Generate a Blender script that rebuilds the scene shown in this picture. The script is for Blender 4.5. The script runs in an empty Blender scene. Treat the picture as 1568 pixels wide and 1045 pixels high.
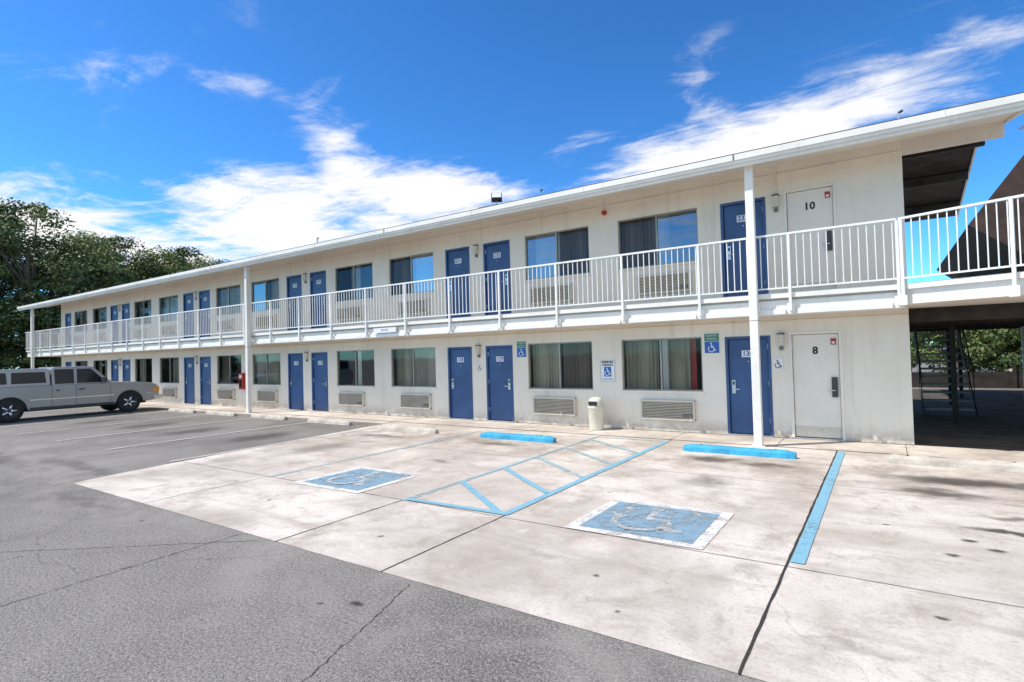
import bpy, bmesh, math, random
import numpy as np
from mathutils import Vector, Matrix, Euler
random.seed(7); np.random.seed(7)
scene=bpy.context.scene
col=scene.collection
rad=math.radians
# ------------------------------------------------------------------ materials
def new_mat(name):
    m=bpy.data.materials.new(name);m.use_nodes=True
    nt=m.node_tree
    return m,nt,nt.nodes,nt.links,nt.nodes['Principled BSDF']
def mth(nt,op,a,b=None,c=None,clamp=False):
    n=nt.nodes.new('ShaderNodeMath');n.operation=op;n.use_clamp=clamp
    for i,v in enumerate((a,b,c)):
        if v is None: continue
        if isinstance(v,(int,float)): n.inputs[i].default_value=v
        else: nt.links.new(v,n.inputs[i])
    return n.outputs[0]
def mrange(nt,v,a,b,c=0.,d=1.,smooth=True):
    n=nt.nodes.new('ShaderNodeMapRange')
    n.interpolation_type='SMOOTHSTEP' if smooth else 'LINEAR'
    nt.links.new(v,n.inputs[0])
    for i,x in zip((1,2,3,4),(a,b,c,d)): n.inputs[i].default_value=x
    return n.outputs[0]
def noise(nt,vec,scale,detail=4,rough=.55,dist=0.):
    n=nt.nodes.new('ShaderNodeTexNoise');nt.links.new(vec,n.inputs['Vector'])
    n.inputs['Scale'].default_value=scale;n.inputs['Detail'].default_value=min(detail,6)
    n.inputs['Roughness'].default_value=rough;n.inputs['Distortion'].default_value=dist
    return n.outputs['Fac']
def mixc(nt,f,a,b,mode='MIX'):
    n=nt.nodes.new('ShaderNodeMix');n.data_type='RGBA';n.blend_type=mode
    if isinstance(f,(int,float)): n.inputs[0].default_value=f
    else: nt.links.new(f,n.inputs[0])
    for i,v in ((6,a),(7,b)):
        if isinstance(v,tuple): n.inputs[i].default_value=(*v[:3],1)
        else: nt.links.new(v,n.inputs[i])
    return n.outputs[2]
def objco(nt,scale=(1,1,1)):
    t=nt.nodes.new('ShaderNodeTexCoord');m=nt.nodes.new('ShaderNodeMapping')
    m.inputs['Scale'].default_value=scale
    nt.links.new(t.outputs['Object'],m.inputs[0]);return m.outputs[0]
def bump(nt,h,strength,dist,bs):
    b=nt.nodes.new('ShaderNodeBump');b.inputs['Strength'].default_value=strength;b.inputs['Distance'].default_value=dist
    nt.links.new(h,b.inputs['Height']);nt.links.new(b.outputs[0],bs.inputs['Normal'])
def simple(name,c,rough=.6,metal=0.,var=.12,nscale=3.,bs=0.,bscale=60,stretch=(1,1,1),dirt=None):
    m,nt,N,L,P=new_mat(name)
    v=objco(nt,stretch)
    n=noise(nt,v,nscale,3,.6)
    dark=tuple(x*(1-var*1.6) for x in c);lite=tuple(min(1,x*(1+var)) for x in c)
    cc=mixc(nt,mrange(nt,n,.3,.7),dark,lite)
    if dirt:
        n2=noise(nt,v,nscale*4,5,.7,.5)
        cc=mixc(nt,mrange(nt,n2,.52,.8,0,dirt[1]),cc,dirt[0])
    L.new(cc,P.inputs['Base Color'])
    P.inputs['Roughness'].default_value=rough;P.inputs['Metallic'].default_value=metal
    if bs: bump(nt,noise(nt,v,bscale,2),bs,.01,P)
    return m
M={}
def mk_stucco():
    m,nt,N,L,P=new_mat('cream_stucco');v=objco(nt)
    n=noise(nt,v,.5,3,.6);st=noise(nt,objco(nt,(5,5,.35)),1.2,5,.65,.2);f=noise(nt,v,9,5,.7)
    c=mixc(nt,mrange(nt,n,.3,.7),(.78,.705,.595),(.86,.785,.675))
    c=mixc(nt,mrange(nt,st,.50,.76,0,.45),c,(.60,.52,.42))
    c=mixc(nt,mrange(nt,f,.55,.8,0,.25),c,(.62,.54,.44))
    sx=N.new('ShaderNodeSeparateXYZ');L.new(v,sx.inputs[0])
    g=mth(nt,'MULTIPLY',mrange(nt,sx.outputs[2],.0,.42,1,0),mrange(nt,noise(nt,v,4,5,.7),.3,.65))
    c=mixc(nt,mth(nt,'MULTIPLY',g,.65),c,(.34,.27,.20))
    L.new(c,P.inputs['Base Color']);P.inputs['Roughness'].default_value=.9
    bump(nt,noise(nt,v,48,3,.6),.5,.012,P);return m
M['stucco']=mk_stucco()
M['soffit']=simple('soffit_paint',(.77,.70,.60),.8,0,.05,.6,.1,30,(1,1,1),((.5,.43,.34),.3))
M['white']=simple('cream_trim_paint',(.82,.785,.71),.55,0,.05,1.2,.05,40,(1,1,1),((.42,.37,.30),.5))
M['rail']=simple('white_railing_paint',(.84,.83,.80),.45,0,.06,2.)
M['door']=simple('blue_door_paint',(.04,.095,.235),.45,0,.12,1.5)
M['doorw']=simple('cream_door_paint',(.82,.75,.65),.5,0,.04,1.,0,0,(1,1,1),((.5,.43,.34),.25))
M['alu']=simple('bronze_aluminium',(.34,.31,.26),.4,.5,.1,2.)
M['darkalu']=simple('dark_aluminium',(.10,.095,.085),.4,.5,.1,2.)
M['steel']=simple('brushed_steel',(.6,.6,.6),.3,1.,.1,6.)
M['black']=simple('black_rubber',(.02,.02,.02),.7,0,.2,6.)
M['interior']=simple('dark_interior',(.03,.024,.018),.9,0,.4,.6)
M['curt']=simple('beige_curtain',(.30,.275,.21),.95,0,.2,3.,0,0,(1,1,.1))
M['curt2']=simple('brown_curtain',(.12,.10,.08),.95,0,.2,3.,0,0,(1,1,.1))
M['curt3']=simple('sheer_curtain',(.62,.62,.58),.95,0,.08,3.,0,0,(1,1,.1))
M['curt4']=simple('red_curtain',(.30,.04,.04),.95,0,.1,3.)
M['brown']=simple('dark_brown_timber',(.036,.026,.02),.75,0,.3,3.,.1,20)
M['bfloor']=simple('shade_toned_dirty_concrete',(.10,.083,.068),.9,0,.25,1.5,.3,50,(1,1,1),((.04,.033,.027),.6))  # breezeway shade put into the dark base colour, plus random dirt blotches
M['shingle']=simple('roof_shingle',(.10,.09,.08),.9,0,.2,2.,.4,25)
M['brownroof']=simple('brown_roof',(.055,.03,.022),.8,0,.25,2.,.4,12)
M['ac']=simple('cream_ac_metal',(.68,.61,.50),.5,0,.06,2.,0,0,(1,1,1),((.3,.25,.18),.5))
M['acdark']=simple('dark_ac_metal',(.18,.16,.13),.6,0,.1,3.)  # plain dark metal for unit backs, panels, seams and lamp parts
M['sgreen']=simple('sign_green',(.03,.20,.13),.4,0,.05,3.)
M['sblue']=simple('sign_blue',(.03,.12,.42),.4,0,.05,3.)
M['swhite']=simple('sign_white',(.80,.80,.78),.4,0,.04,3.)
M['red']=simple('red_enamel',(.45,.03,.02),.4,0,.1,3.)
M['bin']=simple('cream_plastic_bin',(.74,.68,.54),.5,0,.06,3.,0,0,(1,1,1),((.35,.28,.2),.4))
M['bluestop']=simple('blue_painted_concrete',(.03,.35,.56),.7,0,.14,5.,.3,60,(1,1,1),((.33,.38,.38),.8))
M['stop']=simple('weathered_concrete',(.54,.48,.40),.85,0,.15,5.,.5,60,(1,1,1),((.2,.17,.14),.6))
M['stair']=simple('stair_concrete',(.32,.285,.24),.85,0,.15,3.,.2,60)
M['truck']=simple('silver_car_paint',(.36,.355,.345),.32,.45,.04,1.)
M['truckdk']=simple('dark_trim',(.05,.05,.05),.5,0,.1,3.)
M['chrome']=simple('chrome',(.75,.75,.75),.15,1.,.05,3.)
M['tail']=simple('tail_lamp_red',(.5,.02,.02),.2,0,.1,3.)
M['amber']=simple('amber_marker',(.8,.3,.03),.2,0,.1,3.)
M['tyre']=simple('tyre_rubber',(.025,.025,.025),.85,0,.2,9.,.3,60)
M['bark']=simple('tree_bark',(.12,.09,.065),.9,0,.25,3.,.6,14,(1,1,.2))
def glass(name,refl,tint=(.9,.93,.92),rmin=.03,cap=.2):
    m,nt,N,L,P=new_mat(name);N.remove(P);out=N['Material Output']
    tr=N.new('ShaderNodeBsdfTransparent');tr.inputs[0].default_value=(*tint,1)
    gl=N.new('ShaderNodeBsdfGlossy');gl.inputs['Roughness'].default_value=.03;gl.inputs['Color'].default_value=(.85,.9,.95,1)
    fr=N.new('ShaderNodeFresnel');fr.inputs[0].default_value=1.45
    v=objco(nt);b=N.new('ShaderNodeBump');b.inputs['Strength'].default_value=.08;b.inputs['Distance'].default_value=.02
    L.new(noise(nt,v,1.3,2),b.inputs['Height']);L.new(b.outputs[0],gl.inputs['Normal'])
    f=mth(nt,'MINIMUM',mth(nt,'ADD',mth(nt,'MULTIPLY',fr.outputs[0],refl),rmin),cap)
    mx=N.new('ShaderNodeMixShader');L.new(f,mx.inputs[0]);L.new(tr.outputs[0],mx.inputs[1]);L.new(gl.outputs[0],mx.inputs[2])
    L.new(mx.outputs[0],out.inputs[0]);return m
M['glass']=glass('window_glass',.5,rmin=.01,cap=.10)
M['glassr']=glass('reflective_window_glass',.8,(.5,.6,.68),.22,.33)
def darkglass():
    m,nt,N,L,P=new_mat('tinted_car_glass')
    P.inputs['Base Color'].default_value=(.012,.014,.016,1);P.inputs['Roughness'].default_value=.06;P.inputs['Specular IOR Level'].default_value=.35;return m
M['cglass']=darkglass()
# ground -------------------------------------------------------------
def stain_sum(nt,vec,spots,warp=.5,wsc=3.):
    w=nt.nodes.new('ShaderNodeTexNoise');nt.links.new(vec,w.inputs['Vector']);w.inputs['Scale'].default_value=wsc;w.inputs['Detail'].default_value=4
    sub=nt.nodes.new('ShaderNodeVectorMath');sub.operation='SUBTRACT';nt.links.new(w.outputs['Color'],sub.inputs[0]);sub.inputs[1].default_value=(.5,.5,.5)
    sc=nt.nodes.new('ShaderNodeVectorMath');sc.operation='SCALE';nt.links.new(sub.outputs[0],sc.inputs[0]);sc.inputs['Scale'].default_value=warp
    ad=nt.nodes.new('ShaderNodeVectorMath');ad.operation='ADD';nt.links.new(vec,ad.inputs[0]);nt.links.new(sc.outputs[0],ad.inputs[1])
    s=None
    for x,y,rx,ry,st in spots:
        mp=nt.nodes.new('ShaderNodeMapping');mp.vector_type='POINT'
        mp.inputs['Location'].default_value=(-x/rx,-y/ry,0);mp.inputs['Scale'].default_value=(1/rx,1/ry,0)
        nt.links.new(ad.outputs[0],mp.inputs[0])
        ln=nt.nodes.new('ShaderNodeVectorMath');ln.operation='LENGTH';nt.links.new(mp.outputs[0],ln.inputs[0])
        v=mrange(nt,ln.outputs['Value'],.2,1.,st,0.)
        s=v if s is None else mth(nt,'MAXIMUM',s,v)
    return s
def cracks(nt,v,scale,wscale,width,amt):
    vo=nt.nodes.new('ShaderNodeTexVoronoi');vo.feature='DISTANCE_TO_EDGE';vo.inputs['Scale'].default_value=scale
    wv=nt.nodes.new('ShaderNodeVectorMath');wv.operation='ADD'
    wn=nt.nodes.new('ShaderNodeTexNoise');wn.inputs['Scale'].default_value=wscale;wn.inputs['Detail'].default_value=5;nt.links.new(v,wn.inputs['Vector'])
    nt.links.new(v,wv.inputs[0]);nt.links.new(wn.outputs['Color'],wv.inputs[1]);nt.links.new(wv.outputs[0],vo.inputs['Vector'])
    return mrange(nt,vo.outputs['Distance'],0,width,amt,0,False)
def mk_concrete():
    m,nt,N,L,P=new_mat('pale_stained_concrete');v=objco(nt)  # concrete's own pale colour with grime, oil stains and cracks
    big=noise(nt,v,.38,4,.62,.5);mid=noise(nt,v,1.7,6,.75,.4);fine=noise(nt,v,30,4,.75);sp=noise(nt,v,110,2,.6)
    c=mixc(nt,mrange(nt,big,.36,.64),(.46,.40,.34),(.70,.63,.555))
    c=mixc(nt,mrange(nt,mid,.45,.72,0,.85),c,(.35,.29,.235))
    c=mixc(nt,mrange(nt,mid,.25,.42,.55,0),c,(.80,.74,.67))
    md2=noise(nt,v,5.5,6,.78,.6)
    c=mixc(nt,mrange(nt,md2,.54,.74,0,.6),c,(.29,.235,.19))
    c=mixc(nt,mrange(nt,fine,.48,.72,0,.5),c,(.34,.29,.24))
    c=mixc(nt,mrange(nt,sp,.55,.72,0,.4),c,(.24,.20,.17))
    st=noise(nt,objco(nt,(.30,2.0,1)),1.5,6,.7,.3)
    c=mixc(nt,mrange(nt,st,.50,.70,0,.45),c,(.34,.28,.23))
    sx=N.new('ShaderNodeSeparateXYZ');L.new(v,sx.inputs[0])
    gr=mth(nt,'MULTIPLY',mth(nt,'MULTIPLY',mrange(nt,sx.outputs[1],7.2,9.3),mrange(nt,sx.outputs[1],9.6,10.6,1,0)),mrange(nt,noise(nt,v,1.1,5,.7,.3),.40,.64))
    c=mixc(nt,mth(nt,'MULTIPLY',gr,.6),c,(.20,.155,.115))
    spots=[(.85,9.15,1.3,.38,1.),(.5,8.4,.7,.3,.9),(1.7,9.3,.8,.32,.95),(-2.4,9.35,.7,.3,.85),(-1.6,9.2,.6,.24,.8),(-6.6,9.1,.9,.22,.65),(-9.7,8.9,1.,.3,.7),
      (-9.6,7.2,.6,1.1,.5),(-10.2,5.6,.5,.6,.45),(.95,6.95,.55,.11,1.),(1.2,7.5,.7,.14,.75),(-6.4,7.2,.5,.12,.5),(-2.1,7.7,.5,.4,.55),(-4.3,9.8,.5,.3,.4),(-.2,3.9,.5,.12,.3),(-2.6,4.3,.5,.12,.25),(.9,4.6,.7,.18,.4)]
    c=mixc(nt,stain_sum(nt,v,spots,.45),c,(.085,.068,.052))
    small=[(.75,6.3,.11,.08,.95),(.95,6.1,.09,.07,.95),(.58,6.5,.08,.07,.95),(1.12,6.4,.12,.07,.95),(.42,6.0,.08,.06,.9),(.25,4.6,.06,.04,.9),(-.05,6.7,.05,.04,.8),(-4.3,3.9,.06,.05,.7),(-6.7,4.2,.045,.045,.9),(-2.0,4.1,.045,.04,.9),
      (-1.6,3.6,.04,.03,.8),(-8.2,4.6,.08,.05,.6),(-3.0,6.6,.05,.04,.7),(1.35,5.5,.08,.06,.9),(.5,3.8,.05,.04,.7)]
    c=mixc(nt,stain_sum(nt,v,small,.07,9.),c,(.05,.04,.032))
    c=mixc(nt,cracks(nt,v,.20,1.5,.0012,.5),c,(.16,.13,.11))
    L.new(c,P.inputs['Base Color']);P.inputs['Roughness'].default_value=.9
    bump(nt,mth(nt,'ADD',fine,mth(nt,'MULTIPLY',sp,.6)),.3,.006,P)
    return m
M['concrete']=mk_concrete()
def mk_asphalt():
    m,nt,N,L,P=new_mat('old_asphalt');v=objco(nt)
    big=noise(nt,v,.28,4,.62,.7);mid=noise(nt,v,1.0,6,.74,.6);sp=noise(nt,v,42,4,.8);sp2=noise(nt,v,110,2,.7)
    c=mixc(nt,mrange(nt,big,.38,.62),(.125,.112,.099),(.205,.186,.165))
    c=mixc(nt,mrange(nt,mid,.48,.70,0,.7),c,(.27,.245,.218))
    c=mixc(nt,mrange(nt,mid,.28,.43,.5,0),c,(.085,.075,.066))
    c=mixc(nt,mrange(nt,noise(nt,v,7,6,.8,.4),.52,.72,0,.45),c,(.30,.275,.245))
    c=mixc(nt,mrange(nt,sp,.50,.64,0,.8),c,(.37,.345,.315))
    c=mixc(nt,mrange(nt,sp,.36,.47,.85,0),c,(.033,.029,.026))
    c=mixc(nt,mrange(nt,sp2,.55,.64,0,.7),c,(.46,.44,.40))
    c=mixc(nt,mrange(nt,sp2,.36,.45,.7,0),c,(.028,.025,.022))
    sx=N.new('ShaderNodeSeparateXYZ');L.new(v,sx.inputs[0])
    du=mth(nt,'MULTIPLY',mth(nt,'MULTIPLY',mrange(nt,sx.outputs[1],1.6,3.1),mrange(nt,sx.outputs[1],3.4,6.5,1,0)),mrange(nt,noise(nt,v,.9,5,.7,.5),.4,.65))
    c=mixc(nt,mth(nt,'MULTIPLY',du,.5),c,(.34,.31,.27))
    ck=mth(nt,'MULTIPLY',cracks(nt,v,.24,1.1,.0022,.55),mrange(nt,big,.44,.54))
    c=mixc(nt,ck,c,(.04,.035,.031))
    spots=[(-12.4,7.6,.7,1.3,.8),(-15.2,7.4,.7,1.3,.75),(-18,7.4,.8,1.3,.7),(-21,7.4,.7,1.3,.65),(-12,3.9,2.4,.25,.5),(-15,3.4,2.4,.35,.5),(-9,2.9,1.4,.12,.35)]
    c=mixc(nt,stain_sum(nt,v,spots,.7,2.),c,(.055,.046,.038))
    c=mixc(nt,stain_sum(nt,v,[(-3.3,2.75,.10,.045,.9),(-3.55,2.62,.04,.025,.8),(-7.2,2.9,.07,.03,.7),(-1.9,2.2,.035,.02,.7)],.05,9.),c,(.02,.017,.015))
    L.new(c,P.inputs['Base Color']);P.inputs['Roughness'].default_value=.9
    bump(nt,mth(nt,'ADD',sp,mth(nt,'MULTIPLY',sp2,.5)),.7,.009,P)
    return m
M['asphalt']=mk_asphalt()
def paint(name,c,wear,scale=9.,soft=.13):
    m,nt,N,L,P=new_mat(name);out=N['Material Output'];v=objco(nt)
    n=noise(nt,v,scale,6,.8,.3);n2=noise(nt,v,1.1,3,.6);n3=noise(nt,v,50,3,.7)
    s=mth(nt,'ADD',mth(nt,'MULTIPLY',n,.8),mth(nt,'ADD',mth(nt,'MULTIPLY',n2,.4),mth(nt,'MULTIPLY',n3,.35)))
    f=mrange(nt,s,wear,wear+soft)
    cc=mixc(nt,mrange(nt,n3,.3,.7),tuple(x*.78 for x in c),c)
    L.new(cc,P.inputs['Base Color']);P.inputs['Roughness'].default_value=.85
    tr=N.new('ShaderNodeBsdfTransparent');mx=N.new('ShaderNodeMixShader')
    L.new(f,mx.inputs[0]);L.new(P.outputs[0],mx.inputs[1]);L.new(tr.outputs[0],mx.inputs[2]);L.new(mx.outputs[0],out.inputs[0])
    return m
# mean of the wear signal is about .78
M['pblue']=paint('worn_blue_line_paint',(.22,.45,.56),.81,16,.18)
M['pblue2']=paint('faded_blue_field_paint',(.23,.36,.45),.74,7.,.2)
M['pblue3']=paint('very_faded_blue_paint',(.37,.54,.59),.70,16,.2)
M['pwhite']=paint('worn_white_field_paint',(.78,.76,.72),.73,7.,.18)
M['pwhite2']=paint('ghosted_white_symbol_paint',(.58,.59,.57),.70,10.,.2)
M['pline']=paint('worn_white_line_paint',(.62,.59,.54),.76,12,.16)
M['joint']=paint('dark_joint_filler',(.04,.034,.028),.88,14.)
M['seam']=paint('asphalt_seam_filler',(.05,.044,.038),.78,9.)
def mk_leaf(name,dk,md,lt):
    m,nt,N,L,P=new_mat(name)
    a=N.new('ShaderNodeAttribute');a.attribute_name='tint'
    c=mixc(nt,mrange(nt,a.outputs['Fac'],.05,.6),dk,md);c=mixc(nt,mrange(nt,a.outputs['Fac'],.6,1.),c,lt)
    L.new(c,P.inputs['Base Color']);P.inputs['Roughness'].default_value=.6;return m
M['leaf']=mk_leaf('foliage_green',(.03,.05,.013),(.10,.14,.033),(.24,.27,.085))
M['leaf2']=mk_leaf('foliage_shrub',(.03,.055,.012),(.08,.13,.03),(.18,.24,.07))
# ------------------------------------------------------------------ mesh builder
class B:
    def __init__(s): s.v=[];s.f=[];s.m=[];s.mats=[]
    def mi(s,k):
        if k not in s.mats: s.mats.append(k)
        return s.mats.index(k)
    def poly(s,pts,mat):
        i=len(s.v);s.v+= [tuple(p) for p in pts];s.f.append(tuple(range(i,i+len(pts))));s.m.append(s.mi(mat))
    def box(s,x0,x1,y0,y1,z0,z1,mat,T=None):
        i=len(s.v);p=[(x,y,z) for z in(z0,z1) for y in(y0,y1) for x in(x0,x1)]
        if T is not None: p=[tuple(T@Vector(q)) for q in p]
        s.v+=p;k=s.mi(mat)
        for f in((0,2,3,1),(4,5,7,6),(0,1,5,4),(2,6,7,3),(0,4,6,2),(1,3,7,5)): s.f.append(tuple(i+j for j in f));s.m.append(k)
    def tube(s,a,b,r0,r1,mat,n=10,caps=True):
        a=Vector(a);b=Vector(b);d=(b-a).normalized();u=d.orthogonal().normalized();w=d.cross(u);i=len(s.v);k=s.mi(mat)
        for c,r in((a,r0),(b,r1)):
            for j in range(n):
                t=2*math.pi*j/n;s.v.append(tuple(c+u*math.cos(t)*r+w*math.sin(t)*r))
        for j in range(n):
            q=(j+1)%n;s.f.append((i+j,i+q,i+n+q,i+n+j));s.m.append(k)
        if caps:
            s.f.append(tuple(i+j for j in reversed(range(n))));s.m.append(k);s.f.append(tuple(i+n+j for j in range(n)));s.m.append(k)
    def lathe(s,prof,center,axis,mat,n=24):
        i=len(s.v);k=s.mi(mat);c=Vector(center)
        for r,h in prof:
            for j in range(n):
                t=2*math.pi*j/n
                if axis=='z': q=Vector((math.cos(t)*r,math.sin(t)*r,h))
                else: q=Vector((h,math.cos(t)*r,math.sin(t)*r))
                s.v.append(tuple(c+q))
        for a in range(len(prof)-1):
            for j in range(n):
                q=(j+1)%n;s.f.append((i+a*n+j,i+a*n+q,i+(a+1)*n+q,i+(a+1)*n+j));s.m.append(k)
    def mesh(s,name):
        me=bpy.data.meshes.new(name);me.from_pydata(s.v,[],s.f)
        for k in s.mats: me.materials.append(M[k])
        me.polygons.foreach_set('material_index',s.m)
        me.update();return me
    def obj(s,name,parent=None,bevel=0,seg=2):
        me=s.mesh(name)
        bm=bmesh.new();bm.from_mesh(me);bmesh.ops.recalc_face_normals(bm,faces=bm.faces);bm.to_mesh(me);bm.free()
        o=bpy.data.objects.new(name,me);col.objects.link(o);o.parent=parent
        if bevel:
            md=o.modifiers.new('bevel','BEVEL');md.width=bevel;md.segments=seg;md.limit_method='ANGLE';md.angle_limit=rad(35)
        return o
def empty(name):
    e=bpy.data.objects.new(name,None);e.empty_display_size=.3;col.objects.link(e);return e
def text_mesh(b,s,x,y,z,size,mat,flat=False,bold=.0):
    cu=bpy.data.curves.new('t','FONT');cu.body=s;cu.size=size;cu.align_x='CENTER';cu.align_y='CENTER';cu.offset=bold;cu.resolution_u=2
    o=bpy.data.objects.new('t',cu);col.objects.link(o);bpy.context.view_layer.update()
    me=bpy.data.meshes.new_from_object(o.evaluated_get(bpy.context.evaluated_depsgraph_get()))
    i=len(b.v);k=b.mi(mat)
    for v in me.vertices:
        b.v.append((x+v.co.x,y+v.co.y,z) if flat else (x+v.co.x,y,z+v.co.y))
    for p in me.polygons: b.f.append(tuple(i+j for j in p.vertices));b.m.append(k)
    bpy.data.objects.remove(o);bpy.data.curves.remove(cu);bpy.data.meshes.remove(me)
def icon(b,place,s,mat):
    def strip(pts,w):
        for (a,c) in zip(pts[:-1],pts[1:]):
            d=Vector((c[0]-a[0],c[1]-a[1]));L=d.length or 1;n=Vector((-d.y,d.x))/L*w/2;e=d/L*w*.3
            q=[(a[0]-e.x+n.x,a[1]-e.y+n.y),(a[0]-e.x-n.x,a[1]-e.y-n.y),(c[0]+e.x-n.x,c[1]+e.y-n.y),(c[0]+e.x+n.x,c[1]+e.y+n.y)]
            k=strip.k;strip.k+=1
            b.poly([place(u*s,v*s,k) for u,v in q],mat)
    strip.k=0
    b.poly([place((-.06+.075*math.cos(t))*s,(.41+.075*math.sin(t))*s,0) for t in [i*math.pi/6 for i in range(12)]],mat)
    strip([(-.05,.30),(-.02,.02),(.16,.02),(.27,-.30),(.36,-.26)],.085)
    strip([(-.04,.16),(.14,.16)],.06)
    strip([(-.02+.27*math.cos(t)-.04,-.15+.27*math.sin(t)) for t in [rad(a) for a in range(125,372,19)]],.07)
# ------------------------------------------------------------------ layout
WY=12.12
X0=-5.47;P=7.633
XL,XR=-40.25,.38
F2=2.80
wa,ww,wg,wd=.377,1.84,.477,.878
S1,T1=.90,2.075
DT=2.05
num1=130;num2=233
rooms=[]
for k in range(5):
    c=X0-k*P
    for s in(1,-1):
        w0,w1=sorted((c+s*wa,c+s*(wa+ww)));d0,d1=sorted((c+s*(wa+ww+wg),c+s*(wa+ww+wg+wd)))
        rooms.append((c,s,w0,w1,d0,d1,num1,num2));num1-=1;num2-=1
ENDW=[(-1.57,-.66)]
motel=empty('motel_building')
ops=[]
for c,s,w0,w1,d0,d1,n1,n2 in rooms:
    ops+= [(w0,w1,S1,T1),(d0,d1,.03,DT),(w0,w1,F2+.92,4.88),(d0,d1,F2+.03,4.86)]
for a,b_ in ENDW: ops+=[(a,b_,.03,2.10),(a,b_,F2+.03,4.92)]
b=B()
xs=sorted({XL,XR}|{o[0] for o in ops}|{o[1] for o in ops});zs=sorted({-.05,5.50}|{o[2] for o in ops}|{o[3] for o in ops})
def inside(x,z): return any(o[0]<x<o[1] and o[2]<z<o[3] for o in ops)
for i in range(len(xs)-1):
    for j in range(len(zs)-1):
        if not inside((xs[i]+xs[i+1])/2,(zs[j]+zs[j+1])/2):
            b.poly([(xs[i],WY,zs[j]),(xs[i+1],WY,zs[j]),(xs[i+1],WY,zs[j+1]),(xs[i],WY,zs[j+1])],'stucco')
R=.11
for x0,x1,z0,z1 in ops:
    b.poly([(x0,WY,z0),(x0,WY+R,z0),(x0,WY+R,z1),(x0,WY,z1)],'stucco');b.poly([(x1,WY,z0),(x1,WY,z1),(x1,WY+R,z1),(x1,WY+R,z0)],'stucco')
    b.poly([(x0,WY,z0),(x1,WY,z0),(x1,WY+R,z0),(x0,WY+R,z0)],'stucco');b.poly([(x0,WY,z1),(x0,WY+R,z1),(x1,WY+R,z1),(x1,WY,z1)],'stucco')
me=b.mesh('front_wall');bm=bmesh.new();bm.from_mesh(me);bmesh.ops.remove_doubles(bm,verts=bm.verts,dist=.0005);bm.to_mesh(me);bm.free()
o=bpy.data.objects.new('front_wall',me);col.objects.link(o);o.parent=motel
b=B()
b.poly([(XL,WY,-.05),(XL,18.2,-.05),(XL,18.2,5.75),(XL,15.2,6.05),(XL,WY,5.50)],'stucco')
b.poly([(XR,WY,-.05),(XR,WY,5.50),(XR,15.2,6.05),(XR,18.2,5.75),(XR,18.2,-.05)],'stucco')
b.poly([(XL,18.2,-.05),(XR,18.2,-.05),(XR,18.2,5.75),(XL,18.2,5.75)],'stucco')
b.obj('end_and_rear_walls',motel)
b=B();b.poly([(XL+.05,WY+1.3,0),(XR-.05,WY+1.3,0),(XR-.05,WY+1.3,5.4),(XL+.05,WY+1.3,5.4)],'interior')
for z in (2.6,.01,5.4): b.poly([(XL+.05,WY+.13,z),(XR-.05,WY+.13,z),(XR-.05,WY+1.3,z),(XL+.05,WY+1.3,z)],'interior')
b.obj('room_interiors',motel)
fr=B();gl=B();cu=B()
def curtain(b,x0,x1,y,z0,z1,mat,per=.10,amp=.04):
    n=max(4,int((x1-x0)/per*7));ph=random.random()*6;pts=[]
    for i in range(n+1):
        x=x0+(x1-x0)*i/n;pts.append((x,y+amp*math.sin(ph+2*math.pi*x/per+1.6*math.sin(x*9+ph))*(.65+.35*math.sin(x*13+ph))))
    for (a,ya),(c,yc) in zip(pts[:-1],pts[1:]):
        b.poly([(a,ya,z0),(c,yc,z0),(c,yc*.6+y*.4,z1),(a,ya*.6+y*.4,z1)],mat)
rr=random.Random(3)
cfg={}
cfg[(0,1,0)]=[(0,.44,'curt'),(.48,.56,'curt3'),(.56,.83,'curt'),(.83,.90,'curt4')]
cfg[(0,-1,0)]=[(0,.47,'curt'),(.5,1,'curt2')]
cfg[(1,1,0)]=[(0,1,'curt')]
cfg[(1,-1,0)]=[(.44,.52,'curt3')]
cfg[(2,1,0)]=[(0,1,'curt')];cfg[(2,-1,0)]=[(.0,.3,'curt2')]
cfg[(0,1,1)]=[(0,.45,'curt2'),(.45,.62,'curt')]
cfg[(0,-1,1)]=[(.1,.5,'curt3'),(.5,1,'curt2')]
cfg[(1,1,1)]=[(.0,.45,'curt2'),(.5,.95,'curt3')]
cfg[(1,-1,1)]=[(.3,.55,'curt')]
GR={(0,1,1):(0,1),(0,-1,1):(1,0),(1,1,1):(0,1),(2,1,1):(1,0)}
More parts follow.
